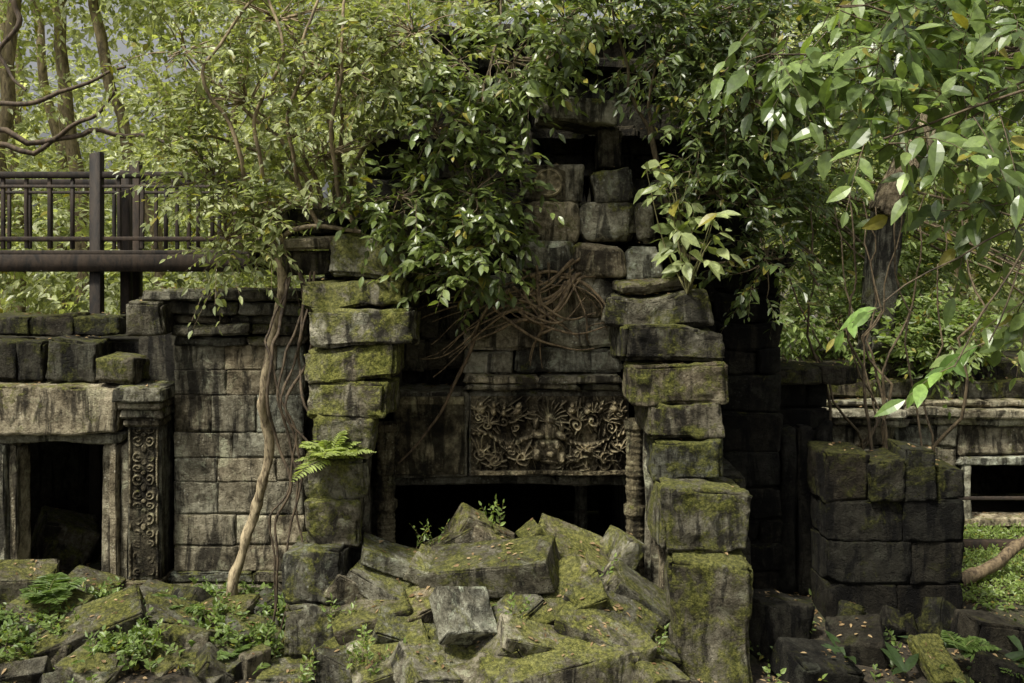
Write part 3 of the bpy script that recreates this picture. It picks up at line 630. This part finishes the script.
def f(GL, GW):
    tube(GW, [(4.6, 6.2, 0), (4.5, 6.2, 2), (4.7, 6.1, 4), (4.4, 6, 6.2), (4.2, 6, 8)], .13, .06, 12, (.8, .75, .6), 8, wob=.05)
    bl = [(2.9, 6, 4.75, .55, .5, .3, .6), (2.3, 6.2, 4.75, .5, .5, .2, .4), (2.0, 6.2, 5.1, .6, .5, .25, .5), (2.6, 5.8, 4.35, .6, .5, .22, .6), (2.1, 5.6, 4.2, .45, .4, .15, .3), (3.0, 5.8, 3.9, .45, .5, .3, .6), (2.7, 5.6, 3.65, .35, .3, .2, .3), (3.0, 6.4, 5.2, .8, .5, .25, .7), (1.65, 6.3, 4.85, .35, .3, .15, .2), (2.7, 6.4, 4.9, .5, .4, .25, .4), (2.9, 5.5, 3.4, .2, .25, .15, .12)]
    crown(GL, GW, (4.5, 6.1, 4.6), bl, 55, .2, .092, (.06, .1, .026), (.22, .295, .09), tl=.42, n=7, rt=.014, thr=.36, hi=True, hang=.35, g=.25, upb=-.1, seed=5, twig=.004, ny=-.5, bark=(.35, .3, .24))
    for e in ((2.3, 5.2, 3.0), (2.0, 5.4, 3.3), (2.55, 5.4, 3.1)):
        tube(GW, [(4.4, 6.1, 4.2), (3.2, 5.7, 3.9), e], .010, .004, 6, (.3, .26, .2), 8, wob=.05)
        sprays(GL, GW, np.array([e]), np.array([[-.7, -.1, -.2]]), .3, 6, .22, .09, (.1, .18, .04), (.2, .31, .08), hi=True, hang=.6, ny=-.8)
plant('broadleaf_tree', f, M_LFG)
def f(GL, GW):
    tube(GW, [(3.9, 15.8, 0), (3.7, 15.7, 3), (3.9, 15.6, 6), (3.5, 15.6, 9)], .1, .07, 12, (.5, .45, .35), 8, wob=.15)
    bl = []
    for k in range(40): bl.append((rng.uniform(2.6, 9.5), rng.uniform(13.9, 16.5), rng.uniform(2.6, 8.8), .95, .8, .6, 1))
    for k in range(5): bl.append((rng.uniform(-1, 3), rng.uniform(12, 14), rng.uniform(6.9, 8), .9, .8, .4, 1))  # overhead canopy clumps out of view, added to cut ambient light
    for k in range(12): bl.append((rng.uniform(3.2, 9.5), rng.uniform(13.0, 13.9), rng.uniform(1.9, 2.8), .6, .4, .35, .6))
    crown(GL, GW, (3.7, 15.6, 5), bl, 145, .15, .07, (.09, .14, .033), (.25, .32, .10), tl=.45, n=9, rt=.025, thr=.42, br=.06, seed=13)
plant('jungle_tree', f)
def f(GL, GW):
    for k in range(34):
        x = rng.uniform(-26, 26); y = rng.uniform(18, 30); tube(GW, [(x, y, -.2), (x+rng.normal(0, .3), y, 4), (x+rng.normal(0, .8), y, 9), (x+rng.normal(0, 1), y, 13)], rng.uniform(.07, .2), .07, 9, (.7, .65, .5), 7, wob=.2)
    bl = []
    for k in range(115): bl.append((rng.uniform(-20, -1.), rng.uniform(15.5, 25), rng.uniform(.6, 12), 1.8, 1.4, 1.1, 1))
    for k in range(75): bl.append((rng.uniform(1, 20), rng.uniform(16.5, 24), rng.uniform(.6, 11), 1.8, 1.4, 1.1, 1))
    crown(GL, None, (0, 20, 4), bl, 140, .18, .095, (.20, .235, .10), (.48, .51, .29), tl=.6, n=9, thr=.41, nf=.8, limbs=False, seed=17)  # haze painted into the pale leaf colours
    bl = []
    for k in range(90): bl.append((rng.uniform(-30, 30), rng.uniform(27, 34), rng.uniform(1, 17), 3.4, 2, 2.2, 1))
    crown(GL, None, (0, 20, 4), bl, 120, .42, .24, (.34, .37, .22), (.60, .62, .42), tl=1.1, n=8, thr=.30, nf=.4, limbs=False, seed=19)  # farther layer, more haze put into the leaf colours
    for pts in ([(-9, 14.8, 6.2), (-7.4, 14.6, 5.7), (-6.4, 14.4, 5.9), (-5.6, 14.4, 6.3)], [(-9, 14.5, 5.1), (-7.0, 14.5, 5.1), (-6.2, 14.4, 5.5), (-5.6, 14.2, 5.8)], [(-9, 14.5, 5.4), (-6.6, 14.5, 5.2), (-5.3, 14.4, 5.3), (-4.3, 14.2, 4.9)], [(-7.6, 14.8, 7.6), (-7.2, 14.7, 7.0), (-7.5, 14.6, 6.4), (-7.1, 14.6, 5.9)]):
        tube(GW, pts, .05, .02, 8, (.28, .23, .18), 8, wob=.12)
plant('background_trees', f)

def frond(GL, GW, b, d, L, col):
    b = np.array(b, float); d = nrm(np.array(d, float)); n = 16; t = np.linspace(.12, 1, n)[:, None]
    C = b+d*L*t-np.array([0, 0, 1.])*.45*L*t*t; T = nrm(d-np.array([0, 0, .9])*t); S = nrm(np.cross(T, [0, 0, 1.]))
    w = (np.sin(np.pi*t[:, 0]**.7)*.3+.04)*L
    for sg in (-1, 1): leaves(GL, C, S*sg+T*.35+rng.normal(0, .06, C.shape), np.tile([0, 0, 1.], (n, 1))+rng.normal(0, .15, C.shape), w, .28*L/4+0*w, np.tile([*col, 1], (n, 1))*np.hstack([np.repeat(rng.uniform(.8, 1.2, (n, 1)), 3, 1), np.ones((n, 1))]), False)
    tube(GW, [b, b+d*L*.5-np.array([0, 0, .11*L]), b+d*L-np.array([0, 0, .45*L])], .004, .002, 4, (.4, .5, .2), 4)
def f(GL, GW):
    for k in range(20):
        a = rng.uniform(0, 2*math.pi); frond(GL, GW, (-1.62, 8.88, 1.74), (math.cos(a), math.sin(a)-.5, rng.uniform(.3, 2.4)), rng.uniform(.3, .5), (.32, .38, .13))
plant('fern', f)
def f(GL, GW):
    for (x, y, z) in ((-.18, 9.3, 1.05), (-.75, 9.3, .8), (-1.5, 8.6, .35), (-1.0, 8.1, .1), (.0, 8.3, .5), (1.2, 8.3, .2), (-1.7, 8.3, .0), (-1.2, 8.05, .3), (.75, 8.8, .6), (-1.3, 8.2, .2)):
        for k in range(5):
            e = np.array([x, y, z])+rng.normal(0, .04, 3); sprays(GL, GW, e[None], np.array([[rng.normal(0, .25), rng.normal(0, .2), 1.]]), .26, 9, .07, .03, (.12, .18, .04), (.24, .32, .09), g=.1, hang=.0)
plant('weed_seedlings', f)
def f(GL, GW):
    P = []
    c = [(-4.6, 9.3), (-4.1, 9.0), (-2.6, 9.1), (-2.35, 8.8), (-3.1, 9.9), (-3.25, 8.6), (-2.2, 9.5), (-3.9, 9.7), (-4.4, 8.5), (-5.4, 9.2)]
    for (x, y) in c:
        m = 100; P.append(np.stack([rng.normal(x, .17, m), rng.normal(y, .13, m)], 1))
    P.append(np.stack([rng.uniform(-7, 7, 450), rng.uniform(8, 10.2, 450)], 1))
    P = np.vstack(P); P = P[(P[:, 0] < -2.05) | (P[:, 0] > 2.1)]
    z = gz(P[:, 0], P[:, 1])+rng.uniform(0, .25, len(P))*(P[:, 0] < 0)
    D = np.stack([rng.normal(0, .5, len(P)), rng.normal(-.1, .5, len(P)), np.ones(len(P))], 1)
    sprays(GL, GW, np.column_stack([P, z]), D, rng.uniform(.1, .26, len(P)), 8, .075, .042, (.09, .145, .035), (.2, .27, .075), g=.3, hang=.05)
plant('ground_cover_plants', f)
def f(GL, GW):
    m = 5200; P = np.stack([rng.uniform(4.0, 10, m), rng.uniform(10.2, 12.9, m)], 1); z = gz(P[:, 0], P[:, 1])
    D = np.stack([rng.normal(0, .5, m), rng.normal(0, .5, m), np.ones(m)], 1)
    sprays(GL, GW, np.column_stack([P, z]), D, rng.uniform(.06, .16, m), 6, .06, .03, (.14, .21, .05), (.28, .36, .10), g=.2, hang=.0)
plant('lawn_herbs', f)
def f(GL, GW):
    for (x, y, z, L, n_) in ((-4.3, 9.2, .35, .5, 14), (-3.2, 9.4, .2, .4, 12), (-4.8, 8.9, .25, .45, 12), (3.9, 8.7, .1, .4, 8), (4.3, 8.3, .0, .45, 8), (-2.4, 8.6, .1, .35, 10)):
        for k in range(n_):
            a = rng.uniform(0, 2*math.pi); frond(GL, GW, (x, y, z), (math.cos(a), math.sin(a), rng.uniform(.4, 1.6)), L*rng.uniform(.7, 1.1), (.12, .18, .05))
    for (x, y) in ((3.3, 8.4), (4.1, 8.5), (3.8, 8.9), (4.5, 8.8), (2.9, 8.7)):
        for k in range(4):
            a = rng.uniform(0, 2*math.pi); b = np.array([[x, y, .05]]); leaves(GL, b, np.array([[math.cos(a), math.sin(a), .7]]), np.array([[0, -.3, 1.]]), np.array([rng.uniform(.25, .42)]), np.array([.08]), np.array([[.045, .075, .025, 1]]), True, .35)
plant('ferns', f)
G = Geo(); PP = []; DD = []; NN = []
for c, a, b_, n in TOPS:
    area = 4*np.linalg.norm(a)*np.linalg.norm(b_); m = rng.poisson(min(area*30, 18))
    for k in range(m):
        PP.append(c+a*rng.uniform(-.7, .7)+b_*rng.uniform(-.7, .7)+n*.014); DD.append(a*rng.normal()+b_*rng.normal()); NN.append(n+rng.normal(0, .25, 3))
m = 7000; x = rng.uniform(-7, 8, m); y = rng.uniform(7.6, 12, m)
P2 = np.stack([x, y, gz(x, y)+.015], 1); PP = np.vstack([np.array(PP), P2]); DD = np.vstack([np.array(DD), rng.normal(0, 1, (m, 3))*[1, 1, .15]]); NN = np.vstack([np.array(NN), np.array([0, 0, 1])+rng.normal(0, .3, (m, 3))])
f_ = rng.uniform(0, 1, (len(PP), 1)); col = np.array([.12, .07, .03])*(1-f_)+np.array([.36, .26, .14])*f_
leaves(G, PP, DD, NN, rng.uniform(.03, .065, len(PP)), rng.uniform(.016, .03, len(PP)), np.hstack([col, np.ones((len(PP), 1))]))
G.build('fallen_leaves', M_LIT, None, False)

# ------------------------------------------------------------------ light
sd = Vector((-.38, -.36, .85)).normalized()
L = bpy.data.lights.new('sun', 'SUN'); L.energy = 5.0; L.angle = math.radians(6); L.color = (1, .955, .84)
lo = bpy.data.objects.new('sun', L); scene.collection.objects.link(lo); lo.rotation_euler = sd.to_track_quat('Z', 'Y').to_euler(); lo.location = (0, 0, 20)
w = bpy.data.worlds.new('World'); scene.world = w; w.use_nodes = True; nt = w.node_tree
sky = nt.nodes.new('ShaderNodeTexSky'); sky.sky_type = 'NISHITA'; sky.sun_disc = False
sky.sun_elevation = math.asin(sd.z); sky.sun_rotation = math.atan2(sd.x, sd.y); sky.dust_density = 6; sky.ozone_density = .5
hs = nt.nodes.new('ShaderNodeHueSaturation'); hs.inputs['Saturation'].default_value = .12; hs.inputs['Value'].default_value = 1.15; nt.links.new(sky.outputs[0], hs.inputs['Color'])
bg = nt.nodes['Background']; nt.links.new(hs.outputs[0], bg.inputs[0]); bg.inputs[1].default_value = .115

cam = bpy.data.cameras.new('camera'); cam.lens = 35.156; cam.sensor_width = 36; cam.shift_y = -.089; cam.clip_end = 1000
co = bpy.data.objects.new('camera', cam); scene.collection.objects.link(co); co.location = (0, 0, 3.6); co.rotation_euler = (math.radians(90), 0, 0); scene.camera = co
scene.view_settings.view_transform = 'Standard'; scene.view_settings.look = 'None'; scene.view_settings.exposure = 0
